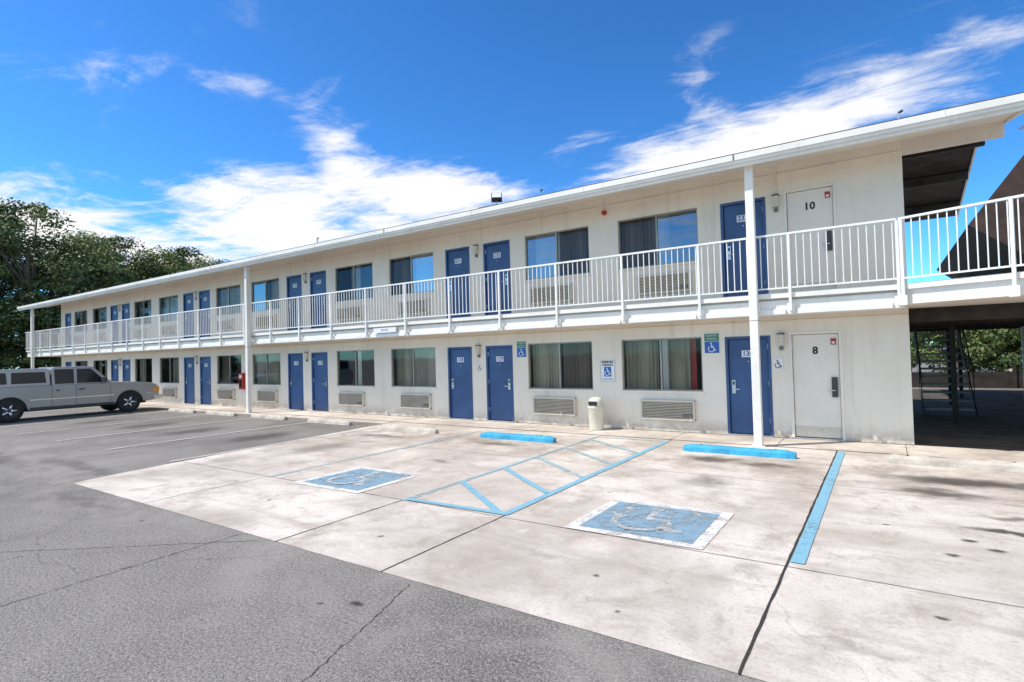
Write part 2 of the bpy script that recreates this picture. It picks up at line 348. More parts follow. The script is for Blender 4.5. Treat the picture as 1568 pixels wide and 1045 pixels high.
for idx,(c,s,w0,w1,d0,d1,n1,n2) in enumerate(rooms):
    k=idx//2
    for fl,(z0,z1) in enumerate(((S1,T1),(F2+.92,4.88))):
        y=WY+.035;t=.03
        fr.box(w0,w1,y,y+.06,z0,z0+t,'alu');fr.box(w0,w1,y,y+.06,z1-t,z1,'alu')
        fr.box(w0,w0+t,y,y+.06,z0+t,z1-t,'alu');fr.box(w1-t,w1,y,y+.06,z0+t,z1-t,'alu')
        mid=(w0+w1)/2;fr.box(mid-.02,mid+.02,y-.004,y+.05,z0+t,z1-t,'alu')
        fr.box(w0-.03,w1+.03,WY-.03,WY-.001,z0-.045,z0-.002,'stucco')
        a1,a2=GR.get((k,s,fl),(0,0))
        gl.poly([(w0+t,y+.03,z0+t),(mid-.02,y+.03,z0+t),(mid-.02,y+.03,z1-t),(w0+t,y+.03,z1-t)],'glassr' if a1 else 'glass')
        gl.poly([(mid+.02,y+.02,z0+t),(w1-t,y+.02,z0+t),(w1-t,y+.02,z1-t),(mid+.02,y+.02,z1-t)],'glassr' if a2 else 'glass')
        cf=cfg.get((k,s,fl))
        if cf is None:
            cf=rr.choice([[(0,1,'curt')],[(0,.5,'curt2'),(.55,1,'curt')],[(0,.35,'curt'),(.7,1,'curt2')],[(.0,.2,'curt2'),(.5,1,'curt')],[(.45,.75,'curt')]])
        W=w1-w0
        for a,e,mt in cf: curtain(cu,w0+W*a,w0+W*e,WY+.22+.03*rr.random(),z0-.1,z1+.1,mt)
fr.obj('window_frames',motel);gl.obj('window_glass',motel);cu.obj('curtains',motel)
dr=B();hw=B();nm=B()
def door(x0,x1,z0,z1,mat,number,nmat,hinge_right=False):
    f=.055
    dr.box(x0,x0+f,WY-.012,WY+.09,z0,z1,mat);dr.box(x1-f,x1,WY-.012,WY+.09,z0,z1,mat);dr.box(x0+f,x1-f,WY-.012,WY+.09,z1-f,z1,mat)
    dr.box(x0+f+.008,x1-f-.008,WY+.04,WY+.08,z0+.015,z1-f-.008,mat)
    dr.box(x0+f,x1-f,WY+.081,WY+.1,z0,z1,'black')
    hw.box(x0,x1,WY-.03,WY+.03,z0-.03,z0+.006,'steel')
    hx=x1-f-.09 if hinge_right else x0+f+.09
    hw.box(hx-.035,hx+.035,WY+.018,WY+.039,z0+.84,z0+1.12,'steel')
    hw.box(hx-.02,hx+.02,WY+.012,WY+.0179,z0+1.02,z0+1.09,'truckdk')
    hw.tube((hx,WY-.03,z0+.93),(hx,WY+.02,z0+.93),.014,.014,'steel',8)
    d=-1 if hinge_right else 1
    hw.tube((hx,WY-.03,z0+.93),(hx+d*.12,WY-.03,z0+.93),.011,.011,'steel',8)
    hh=x0+f if hinge_right else x1-f
    for zz in (.25,1.0,1.75): hw.tube((hh,WY+.03,z0+zz),(hh,WY+.03,z0+zz+.1),.012,.012,'steel',8)
    mx=(x0+x1)/2
    if mat=='door':
        hw.box(mx-.12,mx+.12,WY+.028,WY+.039,z1-.43,z1-.29,'swhite')
        text_mesh(nm,str(number),mx,WY+.025,z1-.36,.14,'sblue',bold=.003)
        hw.tube((mx,WY+.02,z1-.52),(mx,WY+.039,z1-.52),.012,.012,'steel',8)
    else:
        text_mesh(nm,str(number),mx,WY+.036,z1-.38,.2,'black',bold=.006)
        hw.box(x1-.19,x1-.10,WY+.03,WY+.039,z1-.27,z1-.15,'red');hw.box(x1-.17,x1-.12,WY+.027,WY+.0299,z1-.25,z1-.21,'swhite')
        dr.box(x0+f+.02,x1-f-.02,WY+.03,WY+.039,z0+.03,z0+.22,'ac')
        hw.box(hx-.05,hx+.05,WY+.003,WY+.0175,z0+.80,z0+1.18,'truckdk')
for idx,(c,s,w0,w1,d0,d1,n1,n2) in enumerate(rooms):
    hr=(s<0)
    door(d0,d1,.03,DT,'door',n1,'sblue',hr);door(d0,d1,F2+.03,4.86,'door',n2,'sblue',hr)
for a,e in ENDW:
    door(a,e,.03,2.10,'doorw','8','black',True);door(a,e,F2+.03,4.92,'doorw','10','black',True)
dr.obj('doors',motel,bevel=.004,seg=1);hw.obj('door_hardware',motel);nm.obj('door_numbers',motel)
lp=B()
def sconce(x,z):
    lp.box(x-.055,x+.055,WY-.09,WY-.001,z-.11,z+.11,'ac');lp.box(x-.065,x+.065,WY-.10,WY-.001,z+.1101,z+.135,'truckdk')
    lp.box(x-.035,x+.035,WY-.05,WY-.002,z-.2,z-.13,'acdark')
for z in (1.95,4.72):
    sconce(-1.70,z)
    for k in range(5):
        if k<4: sconce(X0-k*P-P/2+.02,z)
lp.tube((-5.41,WY-.08,5.11),(-5.41,WY-.001,5.11),.05,.06,'red',12)
lp.tube((-1.70,WY-.02,4.9),(-1.70,WY-.02,5.42),.012,.012,'stucco',6)
lp.tube((-5.41,WY-.02,5.18),(-5.41,WY-.02,5.44),.012,.012,'stucco',6)
lp.tube((XL,WY-.015,5.27),(XR,WY-.015,5.27),.012,.012,'stucco',6)
lp.tube((XL,WY-.015,2.33),(XR,WY-.015,2.33),.012,.012,'stucco',6)
lp.obj('wall_lamps_and_conduits',motel)
ac=B()
for idx,(c,s,w0,w1,d0,d1,n1,n2) in enumerate(rooms):
    for z0 in (.27,F2+.28):
        cx=c+s*1.44;a0,a1=cx-.6,cx+.6;z1=z0+.43;y0=WY-.10
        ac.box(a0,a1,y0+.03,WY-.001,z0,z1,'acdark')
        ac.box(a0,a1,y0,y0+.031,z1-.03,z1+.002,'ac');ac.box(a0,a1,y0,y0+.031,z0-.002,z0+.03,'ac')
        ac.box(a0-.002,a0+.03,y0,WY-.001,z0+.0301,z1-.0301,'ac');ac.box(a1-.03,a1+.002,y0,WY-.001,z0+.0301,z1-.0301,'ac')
        n=11
        for i in range(n):
            zz=z0+.045+(z1-z0-.09)*i/(n-1);T=Matrix.Translation((0,y0+.018,zz))@Matrix.Rotation(rad(-32),4,'X')
            ac.box(a0+.03,a1-.03,-.014,.014,-.004,.004,'ac',T)
        if idx%3!=1: ac.box(a1-.26,a1-.05,y0-.004,y0+.0005,z0+.06,z0+.13,'acdark')
ac.obj('wall_air_conditioners',motel)
BY=11.10
bl=B()
bx0=-42.3;bx1=.30
bl.box(bx0,bx1,BY+.04,WY-.002,2.42,2.74,'soffit')
bl.box(bx0,bx1,BY,BY+.039,2.40,2.665,'white')
bl.box(bx0,bx1,BY-.05,WY-.002,2.741,2.79,'stop')
bl.box(bx0,bx1,BY-.06,BY-.051,2.70,2.795,'white')
bl.box(bx0,bx0+.04,BY+.04,19,2.40,2.665,'white')
bl.box(bx0+.041,XL-.01,WY,19,2.42,2.74,'soffit');bl.box(bx0-.05,XL-.01,WY,19,2.741,2.79,'stop')
for i in range(27):
    x1=.23-1.6*i-.09;x0=x1-1.42
    if x0>bx0: bl.box(x0,x1,BY-.035,BY-.001,2.405,2.50,'rail')
bl.obj('balcony_slab',motel,bevel=.006,seg=1)
ra=B()
def railing(p,q,posts,zb=0.):
    p=Vector((p[0],p[1],0));q=Vector((q[0],q[1],0));L=(q-p).length;d=(q-p).normalized();ang=math.atan2(d.y,d.x)
    T=Matrix.Translation((p.x,p.y,zb))@Matrix.Rotation(ang,4,'Z')
    ra.box(0,L,-.025,.025,3.838,3.872,'rail',T);ra.box(0,L,-.012,.012,2.865,2.892,'rail',T)
    for t in posts:
        ra.box(t-.022,t+.022,-.023,.023,2.46,3.837,'rail',T)
        ra.box(t-.06,t+.06,-.036,-.0235,2.44,2.60,'rail',T)
    t=.06
    while t<L-.03:
        if all(abs(t-a)>.04 for a in posts): ra.box(t-.0075,t+.0075,-.008,.008,2.8925,3.8375,'rail',T)
        t+=.118
RY=BY-.085
railing((.23,RY),(-42.3,RY),[1.6*i for i in range(27)])
railing((-42.33,RY+.03),(-42.33,18.9),[1.6*i for i in range(1,5)])
bd=Vector((1.48,-.56,0)).normalized()
railing((.262,RY),(.262+bd.x*7,RY+bd.y*7),[.03,1.4,2.9,4.4,5.9])
ra.obj('balcony_railing',motel)
br=B()
def prism(b,pts,z0,z1,ms,mb,mt):
    b.poly([(x,y,z1) for x,y in pts],mt);b.poly([(x,y,z0) for x,y in reversed(pts)],mb)
    for i in range(len(pts)):
        a=pts[i];c=pts[(i+1)%len(pts)];b.poly([(a[0],a[1],z0),(c[0],c[1],z0),(c[0],c[1],z1),(a[0],a[1],z1)],ms)
ex,ey=.31+bd.x*7,BY+.0+bd.y*7
prism(br,[(.31,BY),(ex,ey),(ex,12.6),(.40,12.6),(.40,WY+.1),(.31,WY-.01)],2.46,2.70,'white','soffit','stop')
prism(br,[(.31,BY-.06),(ex,ey-.06),(ex,ey+.1),(.31,BY+.1)],2.701,2.79,'white','white','stop')
prism(br,[(.40,12.602),(ex+4,12.602),(ex+4,25.5),(.40,25.5)],2.44,2.70,'brown','brown','stop')  # shade painted in: dark ceiling and beams; slab lengthened to shade the floor
for yy in (12.7,14.6,16.4,18.2,20.5,23.3): br.box(.42,ex+3.5,yy,yy+.14,2.20,2.439,'brown')
br.obj('breezeway_bridge',motel)
co=B()
for x in (-1.97,-18.6,-40.75):
    co.box(x-.072,x+.072,10.86,10.99,0.006,5.19,'white')
    co.box(x-.12,x+.12,10.82,11.03,.004,.02,'white')
    co.box(x-.09,x+.09,10.995,11.045,2.47,2.62,'white')
    co.box(x-.076,x+.076,10.857,10.993,2.30,2.315,'acdark')
co.obj('support_columns',motel,bevel=.008)
rf=B()
x0,x1=-42.2,1.78
yf,zf=10.72,5.16;yr,zr=15.2,6.10;yb,zb=19.5,5.30;th=.17
zw=zf+(zr-zf)*(WY-yf)/(yr-yf)
rf.poly([(x0,yf,zf+th),(x1,yf,zf+th),(x1,yr,zr+th),(x0,yr,zr+th)],'shingle');rf.poly([(x0,yr,zr+th),(x1,yr,zr+th),(x1,yb,zb+th),(x0,yb,zb+th)],'shingle')
rf.poly([(x0,yf,zf),(x1,yf,zf),(x1,WY,zw),(x0,WY,zw)],'soffit')
rf.poly([(x0,WY,zw),(x1,WY,zw),(x1,yr,zr),(x0,yr,zr)],'brown');rf.poly([(x0,yr,zr),(x1,yr,zr),(x1,yb,zb),(x0,yb,zb)],'brown')
for xx in (x0,x1): rf.poly([(xx,yf,zf),(xx,yr,zr),(xx,yb,zb),(xx,yb,zb+th),(xx,yr,zr+th),(xx,yf,zf+th)],'white')
rf.poly([(x0,yb,zb),(x1,yb,zb),(x1,yb,zb+th),(x0,yb,zb+th)],'white')
rf.box(x0-.02,x1+.02,yf-.03,yf-.001,zf-.03,zf+th+.01,'white')
rf.box(x0-.03,x1+.03,yf-.10,yf-.031,zf+.085,zf+th+.02,'white')
rf.box(x0-.03,x1+.03,yf-.075,yf-.0311,zf+.03,zf+.0849,'white')
rf.box(x0-.04,x1+.05,yf-.085,yf+.2,zf+th+.0205,zf+th+.042,'shingle')
for i in range(15): rf.box(x1-.9-i*3.05-.012,x1-.9-i*3.05+.012,yf-.106,yf-.1001,zf+.08,zf+th+.02,'acdark' if i%3==1 else 'white')
for (ya,za,yc,zc) in ((yf-.03,zf-.01,yr,zr),(yr,zr,yb,zb)):
    rf.poly([(x1+.035,ya,za-.04),(x1+.035,yc,zc-.04),(x1+.035,yc,zc+th+.02),(x1+.035,ya,za+th+.02)],'white')
    rf.poly([(x1,ya,za-.04),(x1+.035,ya,za-.04),(x1+.035,yc,zc-.04),(x1,yc,zc-.04)],'white')
    rf.poly([(x1-.002,ya,za-.04),(x1-.002,yc,zc-.04),(x1-.002,yc,zc),(x1-.002,ya,za)],'white')
rf.box(XR+.002,x1-.004,WY+.001,WY+.18,zw-.22,zw+.01,'soffit')
for yy,zz in ((14.0,5.80),(16.6,5.78),(18.4,5.45)): rf.box(XR+.01,x1-.02,yy,yy+.12,zz-.16,zz+.03,'brown')
rf.obj('roof',motel)
fx=B()
def flood(x,y,z,s=1.):
    fx.tube((x,y,z),(x,y,z+.12*s),.015,.015,'steel',6)
    T=Matrix.Translation((x,y,z+.2*s))@Matrix.Rotation(rad(35),4,'Z')@Matrix.Rotation(rad(-30),4,'X')
    fx.box(-.13*s,.13*s,-.07*s,.07*s,-.09*s,.09*s,'truckdk',T);fx.box(-.11*s,.11*s,-.082*s,-.0705*s,-.07*s,.07*s,'swhite',T)
fx.box(-8.15,-7.6,10.75,10.95,zf+th+.05,zf+th+.10,'alu')
flood(-7.65,10.85,zf+th+.08,1.0)
for x,h in ((.32,.22),(-6.45,.22),(-14.6,.25)):
    fx.tube((x,10.9,zf+th),(x,10.9,zf+th+h),.018,.018,'steel',6);fx.tube((x-.0,10.9,zf+th+h),(x+.06,10.9,zf+th+h+.03),.02,.02,'darkalu',6)
for x in (-21,-25,-27.5,-33,-38): fx.tube((x,11.6,5.4),(x,11.6,5.72),.06,.06,'alu',8)
fx.tube((1.80,11.2,5.02),(2.25,11.1,5.08),.018,.018,'steel',6)
T=Matrix.Translation((2.33,11.08,5.06))@Matrix.Rotation(rad(15),4,'Y');fx.box(-.12,.12,-.06,.06,-.035,.035,'alu',T)
fx.obj('roof_flood_lights_and_vents',motel)
st=B()
for x,y in ((1.25,15.6),(1.55,20.4),(2.0,22.8),(3.55,22.8),(5.4,22.8)): st.box(x-.05,x+.05,y-.05,y+.05,.004,2.44,'brown' if x<3 else 'white')
for i in range(12):
    z=.19*(i+1);y=17.2+.27*i;st.box(.78,1.75,y,y+.29,z-.045,z,'stair')
for x in (.74,1.76):
    for a in (0,.04): st.poly([(x+a,17.1,.0),(x+a,20.8,2.43),(x+a,20.8,2.18),(x+a,17.4,.0)],'brown')
    for i in range(0,12,3): st.box(x-.01,x+.01,17.3+.27*i,17.32+.27*i,.15+.19*i,1.0+.178*i,'brown')
    st.tube((x,17.2,.95),(x,20.0,2.9),.015,.015,'brown',6)
st.obj('breezeway_stairs',motel)
# ------------------------------------------------------------------ ground
b=B();b.poly([(-600,-400,0),(500,-400,0),(500,700,0),(-600,700,0)],'asphalt');b.obj('asphalt_ground')
b=B()
rj=random.Random(9);pts=[]
x=-10.45
while x<14: pts.append((x,3.26-.002*x+rj.uniform(-.004,.004),.004));x+=.16
pts+=[(14,3.22,.004),(14,10.985,.004),(-11.42,10.985,.004)];y=10.7
while y>3.4: pts.append((-10.45-.97*((y-3.27)/7.7)**.7+rj.uniform(-.008,.008),y,.004));y-=.25
b.poly(pts,'concrete')
b.obj('concrete_parking_pad')
b=B();b.poly([(-44,11.0,.006),(14,11.0,.006),(14,WY+.0,.006),(-44,WY,.006)],'concrete')
b.poly([(-44,10.55,.004),(-11.45,10.55,.004),(-11.45,10.999,.004),(-44,10.999,.004)],'concrete')
b.obj('concrete_walkway')
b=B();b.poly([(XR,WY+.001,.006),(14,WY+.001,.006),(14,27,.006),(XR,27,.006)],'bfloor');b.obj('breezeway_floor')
b=B()
def line(b,p,q,w,z,mat,seg=1,jit=0.,wv=.3):
    p=Vector(p);q=Vector(q);d=(q-p).normalized();n=Vector((-d.y,d.x));pts=[]
    for i in range(seg+1):
        c=p.lerp(q,i/seg)+n*random.uniform(-jit,jit);ww=w/2*(1+random.uniform(-wv,wv)*(jit>0));pts.append((c-n*ww,c+n*ww))
    for a,c in zip(pts[:-1],pts[1:]): b.poly([(a[0].x,a[0].y,z),(c[0].x,c[0].y,z),(c[1].x,c[1].y,z),(a[1].x,a[1].y,z)],mat)
for x,w in ((-.735,.020),(-3.60,.012),(-5.12,.012),(-8.05,.010),(2.2,.016),(5.1,.02)): line(b,(x,3.25),(x,10.98),w,.008,'joint',60,.003)
for y,w in ((5.02,.008),(8.1,.006)): line(b,(-10.9,y),(14,y+.05),w,.0085,'joint',120,.004)
line(b,(-44,10.992),(14,10.992),.03,.0095,'joint',200,.004)
line(b,(-44,WY-.02),(XR,WY-.02),.035,.010,'joint',200,.004)
for i in range(24): line(b,(2.2-i*1.95,11.0),(2.2-i*1.95,WY),.008,.0098,'joint',6,.001)
line(b,(-5.63,.4),(-5.68,3.22),.009,.004,'seam',60,.012)
line(b,(-7.6,1.45),(-5.3,3.2),.007,.0045,'seam',60,.012)
line(b,(-2.6,1.4),(-3.2,3.2),.006,.004,'seam',40,.014)
b.obj('pavement_joints')
b=B();Z=.012
q=(.0015,.03)
line(b,(-.665,5.15),(-.665,10.85),.11,Z,'pblue',30,*q)
line(b,(-3.62,5.1),(-3.62,10.75),.10,Z,'pblue',30,*q);line(b,(-5.08,5.0),(-5.14,10.75),.09,Z,'pblue3',30,*q);line(b,(-5.12,5.08),(-3.60,5.14),.09,Z+.002,'pblue',8,*q)
for y in (6.15,7.2,8.2,9.25,10.35): line(b,(-5.06,y),(-3.68,y-1.02),.09,Z+.001,'pblue3' if y>8 else 'pblue',8,*q)
line(b,(-5.1,10.7),(-3.6,10.78),.08,Z+.002,'pblue3')
line(b,(-8.0,5.0),(-7.95,10.1),.08,Z,'pblue3',30,*q)
line(b,(2.26,5.2),(2.26,10.8),.10,Z,'pline')
for cxx,cyy in ((-2.12,5.70),(-6.6,5.58)):
    b.poly([(cxx-.70,cyy-.66,Z),(cxx+.70,cyy-.62,Z),(cxx+.70,cyy+.66,Z),(cxx-.68,cyy+.62,Z)],'pwhite')
    b.poly([(cxx-.58,cyy-.54,Z+.003),(cxx+.58,cyy-.52,Z+.003),(cxx+.58,cyy+.54,Z+.003),(cxx-.57,cyy+.52,Z+.003)],'pblue2')
    icon(b,lambda u,v,k,cxx=cxx,cyy=cyy:(cxx+u*1.05,cyy+v,Z+.006+k*.0006),.98,'pwhite2')
for i in range(9):
    x=-10.95-2.85*i;line(b,(x,4.9),(x-.02,9.9),.10,Z,'pline',20,*q)
b.obj('painted_parking_markings')
def wheel_stop(x0,x1,y,mat):
    L=x1-x0;b=B();n=14;prof=[(-.085,0),(-.075,.075),(-.05,.118),(.05,.118),(.075,.075),(.085,0)]
    rows=[]
    for i in range(n+1):
        t=i/n;x=-L/2+L*t;e=min(1,(min(t,1-t)*L)/.05+.75);row=[]
        for (py,pz) in prof: row.append((x,py*e+random.uniform(-.003,.003),max(0,pz*e+(random.uniform(-.004,.004) if pz else 0))))
        rows.append(row)
    for a,c in zip(rows[:-1],rows[1:]):
        for j in range(len(prof)-1): b.poly([a[j],c[j],c[j+1],a[j+1]],mat)
    b.poly(rows[0],mat);b.poly(list(reversed(rows[-1])),mat)
    for xx in (-L*.33,L*.33): b.tube((xx,0,.117),(xx,0,.124),.022,.022,'black',8)
    o=b.obj('wheel_stop');o.location=((x0+x1)/2,y,.005);o.rotation_euler[2]=rad(random.uniform(-.7,.9));return o
for x0_,x1_,y,mt in ((-3.05,-1.24,9.96,'bluestop'),(-7.42,-5.58,9.72,'bluestop'),(-10.55,-8.74,9.72,'stop'),(-13.85,-12.05,9.95,'stop'),(-16.9,-15.1,10.05,'stop'),(-19.7,-17.9,10.05,'stop'),(-22.4,-20.6,10.05,'stop'),(-.08,1.75,10.25,'stop'),(2.6,4.4,10.3,'stop')):
    wheel_stop(x0_,x1_,y,mt)
b=B();b.lathe([(.0,0.),(.155,0.),(.16,.03),(.18,.50),(.19,.50),(.19,.54),(.178,.55),(.172,.64),(.15,.70),(.10,.745),(.0,.76)],(0,0,0),'z','bin',28)
b.box(-.10,.10,-.19,-.150,.575,.665,'black')
b.box(-.11,.11,-.196,-.186,.668,.68,'bin')
o=b.obj('trash_can',bevel=.003);o.location=(-5.60,11.72,.008)
for p in o.data.polygons: p.use_smooth=True
def sign(x0,x1,z0,z1,kind,name):
    b=B();y=WY-.012
    b.box(x0,x1,y-.004,WY-.001,z0,z1,'swhite')
    cx=(x0+x1)/2;W=x1-x0;H=z1-z0
    if kind=='green':
        b.box(x0+.01,x1-.01,y-.006,y-.0041,z0+H*.62,z1-.01,'sgreen');b.box(x0+.01,x1-.01,y-.006,y-.0041,z0+.01,z0+H*.60,'sblue')
        text_mesh(b,'RESERVED',cx,y-.008,z1-H*.12,.05,'swhite');text_mesh(b,'PARKING',cx,y-.008,z1-H*.27,.05,'swhite')
        icon(b,lambda u,v,k:(cx+u,y-.008-k*.0004,z0+H*.30+v),H*.5,'swhite')
    elif kind=='white':
        text_mesh(b,'RESERVED',cx,y-.008,z1-H*.09,.066,'black',bold=.002);text_mesh(b,'PARKING',cx,y-.008,z1-H*.22,.066,'black',bold=.002)
        b.box(cx-W*.24,cx+W*.24,y-.006,y-.0041,z0+H*.24,z0+H*.70,'sblue')
        icon(b,lambda u,v,k:(cx+u,y-.008-k*.0004,z0+H*.46+v),H*.4,'swhite')
        text_mesh(b,'VAN ACCESSIBLE',cx,y-.008,z0+H*.12,.035,'sblue',bold=.001)
        for a in ((x0+.008,x1-.008,z1-.014,z1-.008),(x0+.008,x1-.008,z0+.008,z0+.014),(x0+.008,x0+.014,z0+.0141,z1-.0141),(x1-.014,x1-.008,z0+.0141,z1-.0141)): b.box(a[0],a[1],y-.006,y-.0041,a[2],a[3],'black')
    else:
        icon(b,lambda u,v,k:(cx+u,y-.008-k*.0004,(z0+z1)/2+v),H*.8,'black')
    return b.obj(name)
sign(-3.20,-2.88,1.71,2.14,'green','reserved_parking_sign')
sign(-8.02,-7.72,1.72,2.14,'green','reserved_parking_sign')
sign(-5.64,-5.26,1.10,1.60,'white','accessible_parking_sign')
sign(-1.86,-1.68,1.36,1.58,'small','accessible_room_sign')
sign(-9.34,-9.18,1.36,1.56,'small','accessible_room_sign')
b=B();b.box(-12.25,-11.35,BY-.09,BY-.037,2.52,2.66,'swhite');text_mesh(b,'OFFICE',-11.8,BY-.093,2.59,.1,'sblue');b.obj('hanging_notice_sign')
b=B();b.box(-20.98,-20.72,WY-.2,WY-.001,.72,1.35,'red');b.box(-20.94,-20.76,WY-.206,WY-.2001,.80,1.1,'cglass');b.box(-20.94,-20.76,WY-.206,WY-.2001,1.16,1.28,'swhite')
b.obj('fire_extinguisher_cabinet',bevel=.01)
# ------------------------------------------------------------------ pickup truck
tk=empty('pickup_truck')
def arc(cy,r,a0,a1,n=12): return [(cy+r*math.cos(rad(a0+(a1-a0)*i/n)),.37+r*math.sin(rad(a0+(a1-a0)*i/n))) for i in range(n+1)]
prof=[(-1.22,.62),(-1.20,1.08),(-1.16,1.13),(2.6,1.12),(2.85,1.14),(3.7,1.10),(4.2,1.03),(4.36,.94),(4.40,.62),(4.36,.42)]
prof+=arc(3.4,.45,0,180)+[(2.90,.34),(.5,.34)]+arc(0,.45,0,180)+[(-.5,.42),(-1.1,.45)]
def ext(b,prof,x0,x1,mat):
    n=len(prof);i=len(b.v);k=b.mi(mat)
    for x in (x0,x1):
        for y,z in prof: b.v.append((x,y,z))
    b.f.append(tuple(i+j for j in range(n)));b.m.append(k);b.f.append(tuple(i+n+j for j in reversed(range(n))));b.m.append(k)
    for j in range(n):
        q=(j+1)%n;b.f.append((i+j,i+n+j,i+n+q,i+q));b.m.append(k)
b=B();ext(b,prof,-.93,.93,'truck');b.obj('body',tk,bevel=.04,seg=3)
def hull(b,rings,mat):
    i=len(b.v);n=len(rings);k=b.mi(mat)
    for sgn in (-1,1):
        for y,z,w in rings: b.v.append((sgn*w,y,z))
    b.f.append(tuple(i+j for j in range(n)));b.m.append(k);b.f.append(tuple(i+n+j for j in reversed(range(n))));b.m.append(k)
    for j in range(n):
        q=(j+1)%n;b.f.append((i+j,i+n+j,i+n+q,i+q));b.m.append(k)
b=B();hull(b,[(1.10,1.10,.90),(1.12,1.68,.74),(1.2,1.73,.72),(2.2,1.735,.72),(2.33,1.70,.73),(2.88,1.12,.89)],'truck');b.obj('cab',tk,bevel=.03,seg=3)
b=B();hull(b,[(-1.17,1.115,.90),(-1.10,1.62,.80),(-1.02,1.68,.77),(.98,1.70,.77),(1.06,1.62,.80),(1.07,1.115,.90)],'truck');b.obj('camper_shell',tk,bevel=.03,seg=3)
g=B()
def side_pane(g,pts,wl,zl,wh,zh,mat='cglass',off=.006):
    for sgn in(-1,1):
        g.poly([(sgn*(wl+(wh-wl)*(z-zl)/(zh-zl)+off),y,z) for y,z in pts],mat)
side_pane(g,[(1.80,1.16),(2.66,1.16),(2.30,1.60),(2.22,1.65),(1.84,1.65)],.90,1.1,.74,1.68)
side_pane(g,[(1.18,1.16),(1.72,1.16),(1.74,1.65),(1.20,1.65)],.90,1.1,.74,1.68)
side_pane(g,[(.05,1.22),(.95,1.22),(.93,1.58),(.07,1.58)],.90,1.115,.80,1.62)
side_pane(g,[(-1.02,1.22),(-.05,1.22),(-.07,1.58),(-.98,1.58)],.90,1.115,.80,1.62)
g.poly([(-.80,2.86,1.155),(.80,2.86,1.155),(.66,2.36,1.685),(-.66,2.36,1.685)],'cglass')
g.poly([(-.72,-1.172,1.18),(.72,-1.172,1.18),(.66,-1.118,1.56),(-.66,-1.118,1.56)],'cglass')
g.obj('glazing',tk)
d=B()
for sgn in (-1,1):
    s=sgn*.932
    def sb(y0,y1,z0,z1,m,t=.012): d.box(min(s,s+sgn*t),max(s,s+sgn*t),y0,y1,z0,z1,m)
    sb(.50,2.90,.345,.43,'truckdk');sb(.5,2.9,.66,.69,'chrome',.012);sb(-1.15,-.5,.66,.69,'chrome',.012);sb(3.9,4.25,.66,.69,'chrome',.012)
    for y in (1.09,1.76,2.78): sb(y-.006,y+.006,.44,1.10,'truckdk',.002)
    sb(1.84,2.0,.93,.97,'truckdk',.03);sb(1.2,1.3,.93,.97,'truckdk',.03)
    d.box(sgn*.93 if sgn>0 else -1.12,1.12 if sgn>0 else -.93,2.5,2.62,1.15,1.33,'truckdk')
    for cy in (0,3.4):
        pts=arc(cy,.49,5,175,14);inn=arc(cy,.445,5,175,14)
        for j in range(14): d.poly([(s+sgn*.006,*pts[j]),(s+sgn*.006,*pts[j+1]),(s+sgn*.006,*inn[j+1]),(s+sgn*.006,*inn[j])],'truck')
    d.box(sgn*.62-.17,sgn*.62+.17,4.37,4.42,.70,.88,'chrome');d.box(sgn*.86-.06,sgn*.86+.075,4.2,4.40,.70,.88,'amber')
    d.box(sgn*.86-.06,sgn*.86+.075,-1.235,-1.16,.75,1.05,'tail')
d.box(-.44,.44,4.39,4.425,.62,.90,'truckdk');d.box(-.44,.44,4.4255,4.435,.74,.78,'chrome')
d.box(-.94,.94,4.22,4.52,.42,.58,'chrome');d.box(-.90,.90,-1.36,-1.2,.46,.60,'chrome')
d.box(-.75,.75,-.9,4.0,.30,.44,'black')
d.box(-.88,.88,-.44,.44,.44,.8,'black');d.box(-.88,.88,2.96,3.84,.44,.8,'black')
d.obj('trim_and_lamps',tk,bevel=.006,seg=1)
w=B()
for sgn in(-1,1):
    for cy in(0,3.4):
        c=(sgn*.79,cy,.37);h=sgn*.12
        w.lathe([(.0,-h*.9),(.25,-h),(.34,-h),(.37,-h*.7),(.37,h*.7),(.34,h),(.26,h),(.235,h*.95)],c,'x','tyre',28)
        w.lathe([(.235,h*.95),(.225,h*.9),(.20,h*.45),(.10,h*.4),(.075,h*.85),(.0,h*.9)],c,'x','truckdk',28)
        for a in range(5):
            t=2*math.pi*a/5;w.tube((c[0]+h*.72,cy+.04*math.cos(t),.37+.04*math.sin(t)),(c[0]+h*.76,cy+.215*math.cos(t),.37+.215*math.sin(t)),.05,.035,'chrome',6)
o=w.obj('wheels',tk)
for p in o.data.polygons: p.use_smooth=len(p.vertices)==4
tk.location=(-24.72,5.78,.005);tk.scale=(1.02,1.02,1.03)
